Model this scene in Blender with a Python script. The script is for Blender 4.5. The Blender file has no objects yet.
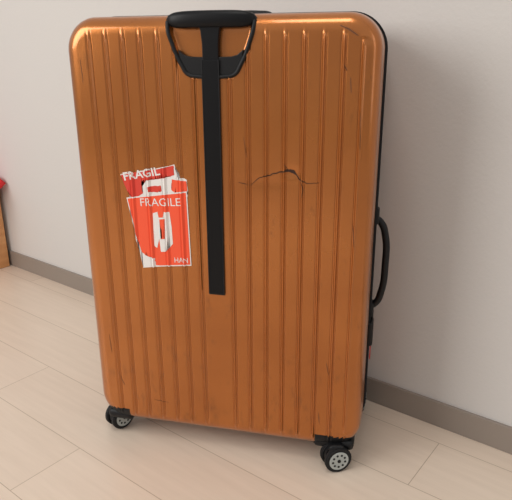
import bpy, bmesh, math, random
import numpy as np
from mathutils import Matrix, Vector
random.seed(3)
SC=bpy.context.scene
SC.view_settings.view_transform='Standard'
COL=bpy.context.collection

# ------------------------------------------------ materials
def mat(name,col,rough=.5,metal=0,coat=0,coat_r=.1,spec=.5):
    m=bpy.data.materials.new(name);m.use_nodes=True
    b=m.node_tree.nodes["Principled BSDF"]
    b.inputs["Base Color"].default_value=(*col,1)
    b.inputs["Roughness"].default_value=rough
    b.inputs["Metallic"].default_value=metal
    b.inputs["Coat Weight"].default_value=coat
    b.inputs["Coat Roughness"].default_value=coat_r
    b.inputs["Specular IOR Level"].default_value=spec
    return m
def N(m,t,**k):
    n=m.node_tree.nodes.new(t)
    for a,v in k.items(): setattr(n,a,v)
    return n
def L(m,a,b): m.node_tree.links.new(a,b)
def bs(m): return m.node_tree.nodes["Principled BSDF"]

m_shell=mat("copper_polycarbonate",(.52,.165,.03),.27,.70,.6,.09)
tc=N(m_shell,"ShaderNodeTexCoord");nz=N(m_shell,"ShaderNodeTexNoise");nz.inputs["Scale"].default_value=6;nz.inputs["Detail"].default_value=6
cr=N(m_shell,"ShaderNodeValToRGB");cr.color_ramp.elements[0].position=.3;cr.color_ramp.elements[1].position=.75
cr.color_ramp.elements[0].color=(.41,.130,.023,1);cr.color_ramp.elements[1].color=(.51,.173,.035,1)
L(m_shell,tc.outputs["Object"],nz.inputs["Vector"]);L(m_shell,nz.outputs["Fac"],cr.inputs["Fac"])
mpg=N(m_shell,"ShaderNodeMapping");mpg.inputs["Scale"].default_value=(1,1,.5)
ng_=N(m_shell,"ShaderNodeTexNoise");ng_.inputs["Scale"].default_value=34;ng_.inputs["Detail"].default_value=9;ng_.inputs["Roughness"].default_value=.75
L(m_shell,tc.outputs["Object"],mpg.inputs["Vector"]);L(m_shell,mpg.outputs["Vector"],ng_.inputs["Vector"])
sx=N(m_shell,"ShaderNodeSeparateXYZ");L(m_shell,tc.outputs["Object"],sx.inputs[0])
mr=N(m_shell,"ShaderNodeMapRange");mr.inputs[1].default_value=.04;mr.inputs[2].default_value=.40;mr.inputs[3].default_value=.085;mr.inputs[4].default_value=.02
L(m_shell,sx.outputs[2],mr.inputs[0])
ad=N(m_shell,"ShaderNodeMath",operation='ADD');L(m_shell,ng_.outputs["Fac"],ad.inputs[0]);L(m_shell,mr.outputs[0],ad.inputs[1])
mr2=N(m_shell,"ShaderNodeMapRange");mr2.inputs[1].default_value=.61;mr2.inputs[2].default_value=.76;mr2.inputs[3].default_value=0;mr2.inputs[4].default_value=.6
L(m_shell,ad.outputs[0],mr2.inputs[0])
mxg=N(m_shell,"ShaderNodeMix",data_type='RGBA');mxg.inputs[7].default_value=(.16,.055,.015,1)
L(m_shell,mr2.outputs[0],mxg.inputs[0]);L(m_shell,cr.outputs["Color"],mxg.inputs[6]);L(m_shell,mxg.outputs[2],bs(m_shell).inputs["Base Color"])
n2=N(m_shell,"ShaderNodeTexNoise");n2.inputs["Scale"].default_value=420;n2.inputs["Detail"].default_value=2
bp=N(m_shell,"ShaderNodeBump");bp.inputs["Strength"].default_value=.05;bp.inputs["Distance"].default_value=.001
L(m_shell,tc.outputs["Object"],n2.inputs["Vector"]);L(m_shell,n2.outputs["Fac"],bp.inputs["Height"]);L(m_shell,bp.outputs["Normal"],bs(m_shell).inputs["Normal"])

m_black=mat("black_plastic",(.006,.006,.007),.45,spec=.3)
m_blackg=mat("black_satin_metal",(.004,.004,.005),.4,spec=.22)
m_zip=mat("black_zip_fabric",(.010,.010,.011),.85,spec=.2)
m_rub=mat("black_rubber",(.010,.010,.011),.6,spec=.3)
m_grey=mat("grey_hub",(.42,.45,.43),.4)
m_red=mat("sticker_red",(.66,.045,.025),.5)
m_or=mat("sticker_orange_red",(.88,.095,.035),.45)
m_wh=mat("sticker_white",(.78,.75,.72),.5)
m_crk=mat("crack_dark",(.035,.012,.006),.8)
m_scr=mat("scuff_brown",(.13,.045,.016),.7)
m_redtag=mat("red_tag",(.5,.02,.02),.6)

# ------------------------------------------------ suitcase root
root=bpy.data.objects.new("suitcase",None);COL.objects.link(root)
def mk(name,bm_or_data,mats,smooth=True,parent=root):
    if isinstance(bm_or_data,bmesh.types.BMesh):
        me=bpy.data.meshes.new(name);bm_or_data.to_mesh(me);bm_or_data.free()
    else:
        v,f=bm_or_data;me=bpy.data.meshes.new(name);me.from_pydata(v,[],f)
    for m in mats: me.materials.append(m)
    if smooth:
        for p in me.polygons:p.use_smooth=True
    o=bpy.data.objects.new(name,me);COL.objects.link(o)
    if parent: o.parent=parent
    return o
def box(name,c,s,m,bev=0,rot=None,parent=root,seg=3):
    bm=bmesh.new();bmesh.ops.create_cube(bm,size=1)
    for v in bm.verts: v.co=Vector((v.co.x*s[0],v.co.y*s[1],v.co.z*s[2]))
    if bev: bmesh.ops.bevel(bm,geom=bm.edges[:],offset=bev,segments=seg,affect='EDGES',profile=.5)
    M=Matrix.Translation(c)@(rot.to_4x4() if rot else Matrix())
    bm.transform(M)
    o=mk(name,bm,[m],bool(bev),parent)
    if bev:
        o.modifiers.new("wn",'WEIGHTED_NORMAL')
    return o
def tube(name,pts,r,m,parent=root,flat=(1,1),cyc=False):
    cu=bpy.data.curves.new(name,'CURVE');cu.dimensions='3D'
    s=cu.splines.new('BEZIER');s.bezier_points.add(len(pts)-1)
    for b,p in zip(s.bezier_points,pts):
        b.co=p;b.handle_left_type=b.handle_right_type='AUTO'
    s.use_cyclic_u=cyc
    cu.bevel_depth=r;cu.bevel_resolution=4;cu.resolution_u=10;cu.use_fill_caps=True
    o=bpy.data.objects.new(name,cu);COL.objects.link(o);cu.materials.append(m)
    dg=bpy.context.evaluated_depsgraph_get();me=bpy.data.meshes.new_from_object(o.evaluated_get(dg))
    bpy.data.objects.remove(o)
    o=bpy.data.objects.new(name,me);COL.objects.link(o);o.parent=parent
    for p in me.polygons:p.use_smooth=True
    return o

# ------------------------------------------------ calibration: first survey of the front face -> refined survey
def camm(p): return np.array(Matrix.Rotation(p[4],3,'Z')@Matrix.Rotation(p[3],3,'X')@Matrix.Rotation(p[5],3,'Z')),np.array(p[:3]),p[6]
A_=camm([.595,-1.119,.794,1.252,.232,-.006,679.765]);B_=camm([.5536,-.9373,.7579,1.2454,.2307,-.006,581.563])
def Q(x,z):
    M,C,f=A_;q=(np.array([x,0,z])-C)@M;u,v=f*q[0]/-q[2],f*q[1]/-q[2]
    M,C,f=B_;d=M@np.array([u/f,v/f,-1]);t=-C[1]/d[1];X=C+t*d;return float(X[0]),float(X[2])
# ------------------------------------------------ shell
W,D,ZB,ZT=.53,.247,.0417,.8179
H=ZT-ZB;RC=.055;RE=.026
CX=Q(.256,.6)[0]
DZ=Q(.256,.76)[1]-.76
ZEND=Q(.256,.3255)[1]
RIBS=[CX+.0302*k for k in range(-7,9) if k!=0]
def sst(a,b,t):
    t=min(1,max(0,(t-a)/(b-a)));return t*t*(3-2*t)
def dedge(x,z):
    qx=abs(x-W/2)-(W/2-RC);qz=abs(z-(ZB+ZT)/2)-(H/2-RC)
    return -(math.hypot(max(qx,0),max(qz,0))+min(max(qx,qz),0)-RC)
def rib(x,z,d):
    h=0
    for r in RIBS:
        t=abs(x-r)
        if t<.0075:
            h+=.0028*math.exp(-(t/.0015)**2)-.0013*math.exp(-((t-.0038)/.0011)**2)
    return h*sst(.008,.024,d)*sst(.022,.040,ZT-z)*sst(.012,.03,z-ZB)
def recess(x,z):
    z=z-DZ
    hw=.050+.021*sst(.72,.80,z)
    a=hw-abs(x-CX);b=z-.716
    if a<.022 and b<.022: dd=.022-math.hypot(.022-a,.022-b)
    else: dd=min(a,b)
    return sst(-.001,.006,dd)
def surf0(x,z):
    d=max(0,dedge(x,z))
    return 0 if d>=RE else RE-math.sqrt(max(0,RE*RE-(RE-d)**2))
def surf(x,z):
    d=max(0,dedge(x,z))
    y=surf0(x,z)
    rc=recess(x,z)
    y-=rib(x,z,d)*(1-rc)
    y+=.009*rc*sst(.004,.02,d)
    g=((x-DX)/.013)**2+((z-DZZ)/.008)**2
    if g<9: y+=.0018*math.exp(-g)
    g=((x-DX+.037)/.05)**2+((z-DZZ+.018)/.010)**2
    if g<9: y+=.0005*math.exp(-g)
    return y
DX,DZZ=Q(.392,.556)
def axis(Ln,step):
    th=[math.pi/2*i/9 for i in range(10)]
    e=[RE*(1-math.cos(t)) for t in th]
    n=int(round((Ln-2*RE)/step))
    mid=[RE+(Ln-2*RE)*i/n for i in range(1,n)]
    return e+mid+[Ln-a for a in e[::-1]]
xs=axis(W,.0008);zs=axis(H,.0033)
def rnd(a,b):
    cx=min(max(a,RC),W-RC);cz=min(max(b,RC),H-RC)
    qx,qz=a-cx,b-cz
    if qx and qz:
        k=max(abs(qx),abs(qz))/math.hypot(qx,qz);qx*=k;qz*=k
    return cx+qx,ZB+cz+qz
V=[];F=[]
nx,nzz=len(xs),len(zs)
def cap_mask(x,z):
    return z<ZB+.0285 and (x<.066 or x>W-.084)
for j,b in enumerate(zs):
    for i,a in enumerate(xs):
        x,z=rnd(a,b);V.append((x,surf(x,z),z))
for j in range(nzz-1):
    for i in range(nx-1):
        k=j*nx+i;F.append((k,k+1,k+nx+1,k+nx))
ring=[i for i in range(nx)]+[j*nx+nx-1 for j in range(1,nzz)]+[(nzz-1)*nx+i for i in range(nx-2,-1,-1)]+[j*nx for j in range(nzz-2,0,-1)]
def nrm(x,z):
    qx=abs(x-W/2)-(W/2-RC);qz=abs(z-(ZB+ZT)/2)-(H/2-RC)
    sx=1 if x>W/2 else -1;sz=1 if z>(ZB+ZT)/2 else -1
    if qx>0 and qz>0:
        l=math.hypot(qx,qz);return sx*qx/l,sz*qz/l
    return (sx,0) if qx>qz else (0,sz)
prev=ring
ys=[RE+.002+(.097-RE-.002)*i/36 for i in range(37)]
base=[(V[k][0],V[k][2]) for k in ring]
def siderib(y):
    h=0
    for r in(.045,.066,.087): h+=.0012*math.exp(-((y-r)/.002)**2)
    return h
for y in ys:
    cur=[]
    for (x,z) in base:
        a,c=nrm(x,z);h=siderib(y);cur.append(len(V));V.append((x+a*h,y,z+c*h))
    n=len(ring)
    for i in range(n):
        F.append((prev[i],cur[i],cur[(i+1)%n],prev[(i+1)%n]))
    prev=cur
sh=mk("front_shell",(V,F),[m_shell,m_black])
for p in sh.data.polygons:
    c=p.center
    if cap_mask(c.x,c.z): p.material_index=1
bm=bmesh.new();bm.from_mesh(sh.data);bmesh.ops.recalc_face_normals(bm,faces=bm.faces);bm.to_mesh(sh.data);bm.free()

def outline(inset,n=14):
    P=[];r=max(.004,RC-inset)
    for (cx,cz,a0) in((W-RC,ZT-RC,0),(RC,ZT-RC,90),(RC,ZB+RC,180),(W-RC,ZB+RC,270)):
        for i in range(n+1):
            a=math.radians(a0+90*i/n);P.append((cx+r*math.cos(a),cz+r*math.sin(a)))
    return P
def loft(name,secs,m,cap=True):
    V=[];F=[];n=0
    for (ins,y) in secs:
        P=outline(ins);n=len(P);V+= [(x,y,z) for x,z in P]
    for s in range(len(secs)-1):
        for i in range(n):
            a=s*n+i;b=s*n+(i+1)%n;F.append((a,b,b+n,a+n))
    if cap:
        F.append(tuple(range(n)));F.append(tuple(range((len(secs)-1)*n,len(secs)*n)))
    o=mk(name,(V,F),[m])
    bm=bmesh.new();bm.from_mesh(o.data);bmesh.ops.recalc_face_normals(bm,faces=bm.faces);bm.to_mesh(o.data);bm.free()
    o.modifiers.new("es",'EDGE_SPLIT').split_angle=math.radians(50)
    return o
loft("zip_band",[(.003,.092),(-.002,.0925),(-.0050,.096),(-.0050,.106),(-.002,.110),(-.001,.111),(-.0050,.113),(-.0050,.123),(-.002,.1265),(.003,.127)],m_zip)
secs=[(.0,.125)]
for y in np.linspace(.127,D-.045,40): secs.append((-siderib(D-y+.0),y))
for i in range(10):
    t=math.pi/2*i/9;secs.append((.042-.042*math.cos(t) ,D-.042+.042*math.sin(t)))
loft("rear_shell",secs,m_shell)
box("zip_puller",(W+.007,.111,.275),(.005,.006,.03),m_blackg,.002)
box("lock_body",(W+.004,.108,.245),(.014,.036,.05),m_black,.005)
box("red_tag",(W+.0075,.100,.215),(.002,.006,.05),m_redtag)

# ------------------------------------------------ telescopic handle
U=[]
for z in(.800,.785,.765,.748): U.append((CX-(.050+.021*sst(.72,.80,z))-.001,z))
U+= [(CX-.049,.733),(CX-.040,.720),(CX-.022,.716),(CX,.716)]
full=U+[(2*CX-x,z) for x,z in U[-2::-1]]
full=[(x,z+DZ) for x,z in full]
tube("recess_trim",[(x,surf0(x,z)-.0005,z) for x,z in full],.0033,m_black)
def plate(name,pl,y0,dep,m):
    bm=bmesh.new()
    vs=[bm.verts.new((CX+x,y0,z+DZ)) for x,z in pl];f=bm.faces.new(vs)
    r=bmesh.ops.extrude_face_region(bm,geom=[f])
    for v in r["geom"]:
        if isinstance(v,bmesh.types.BMVert): v.co.y+=dep
    bmesh.ops.recalc_face_normals(bm,faces=bm.faces)
    o=mk(name,bm,[m],False);b=o.modifiers.new("bv",'BEVEL');b.width=.0012;b.segments=2;b.limit_method='ANGLE';return o
plate("cup_plate",[(-.054,.757),(-.053,.742),(-.048,.727),(-.038,.718),(.038,.718),(.048,.727),(.053,.742),(.054,.757),(.044,.749),(.034,.7465),(0,.7455),(-.034,.7465),(-.044,.749)],-.001,.014,m_black)
V=[];F=[];ng=33;ns=16
for i in range(ng):
    t=-1+2*i/(ng-1);x=CX+.0745*t
    e=max((1-abs(t)**6)**.5 if abs(t)<1 else 0,.15)
    zc=.8015+DZ+.001*(1-t*t);hz=.0120*e+.001;hy=.0105*e+.001
    yc=.0045+.004*t*t
    for s in range(ns):
        a=2*math.pi*s/ns;ca,sa=math.cos(a),math.sin(a)
        k=(abs(ca)**4+abs(sa)**4)**-.25
        V.append((x,yc+hy*k*ca,zc+hz*k*sa))
for i in range(ng-1):
    for s in range(ns):
        a=i*ns+s;b=i*ns+(s+1)%ns;F.append((a,a+ns,b+ns,b))
F.append(tuple(range(ns)));F.append(tuple(range((ng-1)*ns,ng*ns)))
mk("handle_grip",(V,F),[m_blackg])
plate("handle_neck",[(-.020,.800),(-.0155,.785),(-.0135,.765),(-.0135,.74),(.0135,.74),(.0135,.765),(.0155,.785),(.020,.800)],-.002,.013,m_blackg)
zt_=.742+DZ;zm=(zt_+ZEND)/2;zl=zt_-ZEND
box("handle_rod",(CX,.0,zm),(.0265,.008,zl),m_blackg,.0012)
for i,s in enumerate((-1,1)):
    box("rod_rail_%d"%(i+1),(CX+s*.0138,-.001,zm),(.0022,.007,zl),m_black,.0007)
box("rod_endstop",(CX,-.0005,ZEND),(.030,.0065,.004),m_black,.001)

# carry handles
hz=ZT-.817
tube("top_handle",[(.215,.075,.812+hz),(.223,.075,.8175+hz),(.245,.075,.8193+hz),(.285,.075,.8200+hz),(.325,.075,.8193+hz),(.340,.075,.8175+hz),(.348,.075,.812+hz)],.0055,m_black)
tube("side_handle",[(W-.002,.108,.475),(W+.012,.108,.466),(W+.022,.108,.44),(W+.025,.108,.385),(W+.021,.108,.33),(W+.011,.108,.305),(W-.002,.108,.298)],.0065,m_black)
box("side_handle_mount_1",(W+.003,.108,.478),(.012,.024,.03),m_black,.004)
box("side_handle_mount_2",(W+.003,.108,.294),(.012,.024,.03),m_black,.004)

# ------------------------------------------------ casters
def cyl(bm,c,ax,r,h,seg=40,r2=None):
    q=Vector((0,0,1)).rotation_difference(Vector(ax).normalized()).to_matrix().to_4x4()
    return bmesh.ops.create_cone(bm,cap_ends=True,segments=seg,radius1=r,radius2=r if r2 is None else r2,depth=h,matrix=Matrix.Translation(c)@q)
def caster(idx,cx,cy,ang,px,py,r=.0265):
    ax=Vector((math.cos(ang),math.sin(ang),0));C=Vector((cx,cy,r))
    bm=bmesh.new();bh=bmesh.new();bf=bmesh.new()
    for s in(-1,1):
        c=C+ax*s*.0115
        cyl(bm,c,ax,r,.0105)
        o=c+ax*s*.0056
        cyl(bh,o,ax,r*.72,.0012)
        u=Vector((0,0,1));w=ax.cross(u)
        for k in range(9):
            a=math.pi*2*k/9+.3
            pc=o+ax*s*.0008+(u*math.cos(a)+w*math.sin(a))*r*.47
            cyl(bf,pc,ax,r*.085,.0008,12)
        cyl(bf,o+ax*s*.001,ax,r*.13,.0016,16)
    bmesh.ops.bevel(bm,geom=[e for e in bm.edges if e.calc_face_angle(0)>1],offset=.002,segments=3,affect='EDGES')
    o1=mk("wheel_%d_tyres"%idx,bm,[m_rub]);o1.modifiers.new("es",'EDGE_SPLIT').split_angle=.6
    mk("wheel_%d_hubs"%idx,bh,[m_grey],False);mk("wheel_%d_spokes"%idx,bf,[m_rub],False)
    bm=bmesh.new()
    cyl(bm,C,ax,.006,.022,20)
    cyl(bm,C+Vector((0,0,.004)),ax,r*.85,.0075,32)
    P=Vector((px,py,0));mid=(C+P)/2
    cyl(bm,Vector((px,py,.052)),(0,0,1),.024,.024,32,.019)
    dirv=(C-P);dirv.z=0
    mk("wheel_%d_fork"%idx,bm,[m_black],True).modifiers.new("es",'EDGE_SPLIT').split_angle=.6
    a=math.atan2(dirv.y,dirv.x)
    box("wheel_%d_arm"%idx,(mid.x,mid.y,.045),(max(dirv.length,.01)+.026,.030,.022),m_black,.007,Matrix.Rotation(a,3,'Z'))
caster(1,.487,.004,math.radians(-62),.480,.032)
caster(2,.022,.038,math.radians(-30),.045,.045)
caster(3,.514,.208,math.radians(-8),.485,.195)
caster(4,.030,.200,math.radians(20),.045,.19)
for i,(x,w) in enumerate(((.040,.056),(W-.049,.078))):
    box("corner_bumper_%d"%(i+1),(x,.031,ZB+.007),(w,.052,.022),m_black,.009)
    box("rear_bumper_%d"%(i+1),(x,D-.05,ZB+.007),(w*.85,.06,.022),m_black,.009)

# ------------------------------------------------ things lying on the front face
def conform(bm,off):
    xs_=[v.co.x for v in bm.verts]
    x=min(xs_)
    while x<max(xs_):
        bmesh.ops.bisect_plane(bm,geom=bm.verts[:]+bm.edges[:]+bm.faces[:],plane_co=(x,0,0),plane_no=(1,0,0));x+=.0009
    for v in bm.verts: v.co.y=surf(v.co.x,v.co.z)-off
def poly(name,pts,m,off,parent=root):
    bm=bmesh.new();f=bm.faces.new([bm.verts.new((Q(x,z)[0],0,Q(x,z)[1])) for x,z in pts])
    bmesh.ops.triangulate(bm,faces=[f]);conform(bm,off)
    bmesh.ops.recalc_face_normals(bm,faces=bm.faces)
    return mk(name,bm,[m])
def text(name,s,x,z,size,ang,m,off,sx=1,bold=0):
    cu=bpy.data.curves.new(name,'FONT');cu.body=s;cu.size=size;cu.resolution_u=3;cu.offset=bold
    o=bpy.data.objects.new(name,cu);COL.objects.link(o)
    dg=bpy.context.evaluated_depsgraph_get();me=bpy.data.meshes.new_from_object(o.evaluated_get(dg));bpy.data.objects.remove(o)
    bm=bmesh.new();bm.from_mesh(me)
    x,z=Q(x,z)
    ca,sa=math.cos(ang),math.sin(ang)
    for v in bm.verts:
        a,b=v.co.x*sx,v.co.y;v.co=Vector((x+a*ca-b*sa,0,z+a*sa+b*ca))
    bmesh.ops.triangulate(bm,faces=bm.faces[:])
    conform(bm,off)
    return mk(name,bm,[m])
def jag(pts,amp,n=5):
    out=[]
    for i in range(len(pts)):
        a=Vector(pts[i]);b=Vector(pts[(i+1)%len(pts)])
        for k in range(n):
            p=a.lerp(b,k/n)
            if k: p=p+Vector((random.uniform(-amp,amp),random.uniform(-amp,amp)))
            out.append(tuple(p))
    return out
poly("sticker_old_paper",jag([(.080,.541),(.130,.550),(.184,.563),(.187,.541),(.206,.536),(.207,.507),(.150,.470),(.098,.492)],.0013),m_wh,.0004)
poly("sticker_old_red",jag([(.081,.540),(.130,.549),(.182,.561),(.183,.544),(.165,.538),(.120,.530),(.120,.519),(.122,.508),(.100,.495),(.090,.515)],.001),m_red,.0007)
poly("sticker_old_red_right",jag([(.178,.536),(.205,.534),(.206,.508),(.188,.506),(.176,.518)],.001),m_or,.0007)
poly("sticker_old_red_mid",jag([(.130,.519),(.156,.524),(.158,.514),(.150,.511),(.132,.511)],.001),m_red,.0007)
text("sticker_old_text","FRAGIL",.0865,.5300,.0200,math.radians(10.5),m_wh,.0010,1.10,.0004)
poly("sticker_new_paper",[(.0895,.4985),(.145,.507),(.2055,.5155),(.209,.376),(.150,.3700),(.114,.3650),(.104,.42)],m_wh,.0011)
poly("sticker_new_orange",[(.0915,.4965),(.145,.5045),(.2035,.5130),(.2070,.378),(.150,.3722)]+jag([(.140,.3718),(.137,.386),(.120,.390),(.112,.400)],.0012)[:16]+[(.106,.42)],m_or,.0014)
text("sticker_new_text","FRAGILE",.115,.4840,.0205,math.radians(3),m_wh,.0017,1.02)
poly("sticker_pictogram",[(.139,.472),(.148,.475),(.150,.464),(.158,.465),(.160,.475),(.171,.476),(.174,.448),(.175,.416),(.169,.409),(.164,.424),(.161,.400),(.151,.399),(.149,.424),(.144,.406),(.138,.410),(.138,.446)],m_wh,.0017)
poly("sticker_pictogram_glass",[(.151,.461),(.161,.462),(.159,.444),(.1573,.442),(.1573,.426),(.160,.4245),(.152,.4235),(.1545,.4260),(.1545,.442),(.1525,.444)],m_or,.0020)
text("sticker_new_text_small","HAN",.176,.380,.014,math.radians(2),m_wh,.0017,.9)

def stroke(name,pts,w,m,off=.0004,jit=0):
    pts=[Q(*p) for p in pts]
    bm=bmesh.new();pr=None;n=len(pts)
    dense=[]
    for i in range(n-1):
        a=Vector(pts[i]);b=Vector(pts[i+1]);k=max(2,int((b-a).length/.0015))
        for q in range(k):
            p=a.lerp(b,q/k)+Vector((random.uniform(-jit,jit),random.uniform(-jit,jit)));dense.append(p)
    dense.append(Vector(pts[-1]))
    for i,p in enumerate(dense):
        t=(dense[min(i+1,len(dense)-1)]-dense[max(i-1,0)]);t.normalize();nn=Vector((-t.y,t.x))
        ww=w*(.35+.65*math.sin(math.pi*(i+.5)/len(dense)))*random.uniform(.7,1.2)/2
        A=p+nn*ww;B=p-nn*ww
        a=bm.verts.new((A.x,surf(A.x,A.y)-off,A.y));b=bm.verts.new((B.x,surf(B.x,B.y)-off,B.y))
        if pr: bm.faces.new((pr[0],a,b,pr[1]))
        pr=(a,b)
    mk(name,bm,[m],False)
stroke("crack_main",[(.322,.532),(.336,.545),(.352,.550),(.372,.557),(.388,.559),(.400,.555),(.408,.545),(.420,.539),(.440,.541)],.0019,m_crk,.0005,.0007)
stroke("crack_hole",[(.378,.557),(.386,.561),(.396,.559),(.402,.553)],.0042,m_crk,.0007,.0006)
stroke("crack_branch_1",[(.408,.546),(.414,.528),(.411,.515)],.0012,m_crk,.0004,.0004)
stroke("crack_branch_2",[(.322,.532),(.300,.536)],.0010,m_crk,.0004,.0004)
stroke("crack_branch_3",[(.388,.560),(.380,.571)],.0010,m_crk,.0004,.0004)
for i,(pts,w) in enumerate([
 ([(.468,.794),(.484,.787),(.497,.778)],.0026),([(.487,.715),(.489,.69)],.0014),([(.476,.735),(.481,.725)],.0016),
 ([(.500,.47),(.504,.43)],.0014),([(.31,.615),(.315,.58)],.0009),([(.505,.66),(.507,.60)],.0014),
 ([(.450,.100),(.452,.075)],.0014),([(.02,.74),(.022,.70)],.0012),([(.462,.205),(.467,.18)],.0013),
 ([(.033,.22),(.036,.18)],.0012),([(.12,.085),(.15,.082)],.001),([(.05,.13),(.058,.11)],.0012)]):
    stroke("scuff_%d"%(i+1),pts,w,m_scr,.0003,.0002)

# ------------------------------------------------ room
E=Vector((.9086,-.4177,0));NN=Vector((.4177,.9086,0))
Mroom=Matrix(((E.x,NN.x,0,0),(E.y,NN.y,0,0),(0,0,1,0),(0,0,0,1)))
def roombox(name,t0,t1,n0,n1,z0,z1,m,bev=0,parent=None):
    o=box(name,(0,0,0),(t1-t0,n1-n0,z1-z0),m,bev,None,parent)
    o.matrix_world=Mroom@Matrix.Translation(((t0+t1)/2,(n0+n1)/2,(z0+z1)/2))
    return o
m_wall=mat("wallpaper_offwhite",(.61,.585,.56),.85,spec=.25)
tc=N(m_wall,"ShaderNodeTexCoord");nz=N(m_wall,"ShaderNodeTexNoise");nz.inputs["Scale"].default_value=170;nz.inputs["Detail"].default_value=5
bp=N(m_wall,"ShaderNodeBump");bp.inputs["Strength"].default_value=.25;bp.inputs["Distance"].default_value=.002
L(m_wall,tc.outputs["Object"],nz.inputs["Vector"]);L(m_wall,nz.outputs["Fac"],bp.inputs["Height"]);L(m_wall,bp.outputs["Normal"],bs(m_wall).inputs["Normal"])
m_base=mat("baseboard_taupe",(.27,.225,.19),.5)
m_floor=mat("floor_pale_wood",(.6,.45,.33),.36,coat=.2,coat_r=.25)
tc=N(m_floor,"ShaderNodeTexCoord")
br=N(m_floor,"ShaderNodeTexBrick");br.offset=.37;br.offset_frequency=2
br.inputs["Scale"].default_value=1;br.inputs["Brick Width"].default_value=.91;br.inputs["Row Height"].default_value=.1525
br.inputs["Mortar Size"].default_value=.0009;br.inputs["Mortar Smooth"].default_value=.3;br.inputs["Bias"].default_value=0
br.inputs["Color1"].default_value=(.75,.625,.51,1);br.inputs["Color2"].default_value=(.71,.585,.475,1);br.inputs["Mortar"].default_value=(.44,.34,.25,1)
L(m_floor,tc.outputs["Object"],br.inputs["Vector"])
mp=N(m_floor,"ShaderNodeMapping");mp.inputs["Scale"].default_value=(1.6,22,1)
L(m_floor,tc.outputs["Object"],mp.inputs["Vector"])
gn=N(m_floor,"ShaderNodeTexNoise");gn.inputs["Scale"].default_value=3;gn.inputs["Detail"].default_value=7;gn.inputs["Roughness"].default_value=.6
L(m_floor,mp.outputs["Vector"],gn.inputs["Vector"])
gr=N(m_floor,"ShaderNodeValToRGB");gr.color_ramp.elements[0].position=.3;gr.color_ramp.elements[0].color=(.94,.93,.92,1);gr.color_ramp.elements[1].position=.7;gr.color_ramp.elements[1].color=(1.02,1.02,1.02,1)
L(m_floor,gn.outputs["Fac"],gr.inputs["Fac"])
mx=N(m_floor,"ShaderNodeMix",data_type='RGBA',blend_type='MULTIPLY');mx.inputs[0].default_value=1
L(m_floor,br.outputs["Color"],mx.inputs[6]);L(m_floor,gr.outputs["Color"],mx.inputs[7]);L(m_floor,mx.outputs[2],bs(m_floor).inputs["Base Color"])
bm=bmesh.new();f=bm.faces.new([bm.verts.new(c) for c in((-3.5,-4,0),(4,-4,0),(4,.30,0),(-3.5,.30,0))])
fl=mk("floor",bm,[m_floor],False,None)
fl.matrix_world=Mroom@Matrix.Translation((0,.246,0))
NB=.4505
roombox("wall_back",-3.2,3.8,NB+.007,NB+.107,0,2.5,m_wall)
roombox("baseboard_back",-3.2,3.8,NB,NB+.0075,0,.058,m_base,.0012)

# low wooden cabinet at the far left with a red cushion
m_wood=mat("orange_wood",(.52,.25,.09),.5)
tc=N(m_wood,"ShaderNodeTexCoord");mp=N(m_wood,"ShaderNodeMapping");mp.inputs["Scale"].default_value=(3,3,30)
nz=N(m_wood,"ShaderNodeTexNoise");nz.inputs["Scale"].default_value=2;cr=N(m_wood,"ShaderNodeValToRGB")
cr.color_ramp.elements[0].color=(.55,.23,.08,1);cr.color_ramp.elements[1].color=(.75,.41,.18,1)
L(m_wood,tc.outputs["Object"],mp.inputs["Vector"]);L(m_wood,mp.outputs["Vector"],nz.inputs["Vector"]);L(m_wood,nz.outputs["Fac"],cr.inputs["Fac"]);L(m_wood,cr.outputs["Color"],bs(m_wood).inputs["Base Color"])
cab=bpy.data.objects.new("wooden_cabinet",None);COL.objects.link(cab)
def cb(n,*a,m=m_wood,bev=.003):
    o=roombox(n,*a,m,bev);mw=o.matrix_world.copy();o.parent=cab;o.matrix_world=mw
T1=-1.115;T0=T1-.42;ZC=.272
cb("side_right",T1-.018,T1,.19,.442,.0,ZC)
cb("side_left",T0,T0+.018,.19,.442,.0,ZC)
cb("top",T0-.004,T1+.004,.185,.443,ZC,ZC+.018)
cb("bottom",T0+.018,T1-.018,.195,.442,.03,.045)
cb("back",T0+.018,T1-.018,.432,.442,.045,ZC)
cb("drawer_front",T0+.021,T1-.021,.19,.205,.175,ZC-.003)
cb("door_front",T0+.021,T1-.021,.19,.205,.048,.171)
cb("knob_1",T0+.20,T0+.22,.178,.192,.215,.235,bev=.006)
cb("knob_2",T0+.20,T0+.22,.178,.192,.105,.125,bev=.006)
m_cush=mat("red_fabric",(.85,.04,.045),.9)
bm=bmesh.new();n=24;a_,b_=.205,.128;top=[];bot=[];TH=.034
for j in range(n+1):
    for i in range(n+1):
        u=-1+2*i/n;v=-1+2*j/n
        th=TH*((1-u**6)*(1-v**8))**.4
        x=a_*u*(1-.01*v*v);y=b_*v*(1-.02*u*u)
        top.append(bm.verts.new((x,y,th)));bot.append(bm.verts.new((x,y,-th*.98)))
for j in range(n):
    for i in range(n):
        k=j*(n+1)+i
        bm.faces.new((top[k],top[k+1],top[k+n+2],top[k+n+1]));bm.faces.new((bot[k],bot[k+n+1],bot[k+n+2],bot[k+1]))
bmesh.ops.remove_doubles(bm,verts=bm.verts,dist=1e-5)
cush=mk("red_cushion",bm,[m_cush],True,None)
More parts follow.
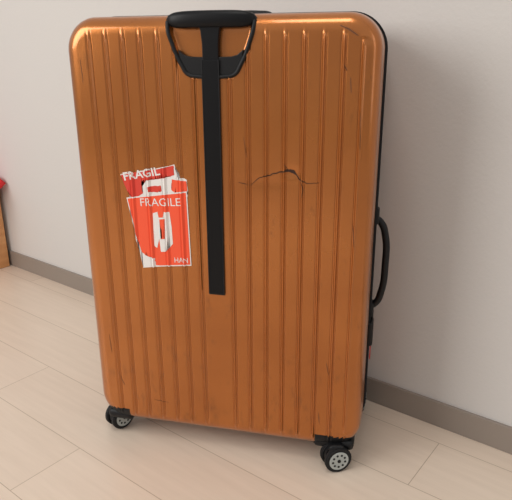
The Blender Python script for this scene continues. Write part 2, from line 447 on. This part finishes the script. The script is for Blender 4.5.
cush.matrix_world=Mroom@Matrix.Translation((T1+.046-.205,.323,ZC+.018+TH-.0005))

# ------------------------------------------------ light
w=bpy.data.worlds.new("world");SC.world=w;w.use_nodes=True
nt=w.node_tree;bg=nt.nodes["Background"];bg.inputs[1].default_value=1
wt=nt.nodes.new("ShaderNodeTexCoord");ws=nt.nodes.new("ShaderNodeSeparateXYZ");wr=nt.nodes.new("ShaderNodeValToRGB")
wm=nt.nodes.new("ShaderNodeMapRange");wm.inputs[1].default_value=-1;wm.inputs[2].default_value=1
nt.links.new(wt.outputs["Generated"],ws.inputs[0]);nt.links.new(ws.outputs[2],wm.inputs[0]);nt.links.new(wm.outputs[0],wr.inputs[0]);nt.links.new(wr.outputs[0],bg.inputs[0])
wr.color_ramp.elements[0].position=.42;wr.color_ramp.elements[0].color=(.27,.26,.25,1)
wr.color_ramp.elements[1].position=.62;wr.color_ramp.elements[1].color=(.60,.595,.59,1)
def area(name,loc,tgt,size,size_y,e,col):
    l=bpy.data.lights.new(name,'AREA');l.shape='RECTANGLE';l.size=size;l.size_y=size_y;l.energy=e;l.color=col
    o=bpy.data.objects.new(name,l);COL.objects.link(o);o.location=loc
    o.rotation_euler=(Vector(tgt)-Vector(loc)).to_track_quat('-Z','Y').to_euler()
area("window_light",(-1.7,-1.5,1.6),(.2,.3,.3),1.5,1.5,41,(1,.98,.95))
area("ceiling_light",(.3,-.8,2.4),(.3,.1,0),.6,.6,8,(1,.96,.90))
area("rim_fill_light",(2.6,-1.0,1.2),(.5,.1,.45),.5,1.7,3.5,(1,.98,.96))  # added fill lamp, puts a pale sheen on the shell's right rim

# ------------------------------------------------ camera
cd=bpy.data.cameras.new("camera");cam=bpy.data.objects.new("camera",cd);COL.objects.link(cam);SC.camera=cam
cd.sensor_fit='HORIZONTAL';cd.sensor_width=36;cd.lens=581.563/512*36;cd.clip_start=.01
cam.matrix_world=Matrix.Translation((.5536,-.9373,.7579))@Matrix.Rotation(.2307,4,'Z')@Matrix.Rotation(1.2454,4,'X')@Matrix.Rotation(-.006,4,'Z')
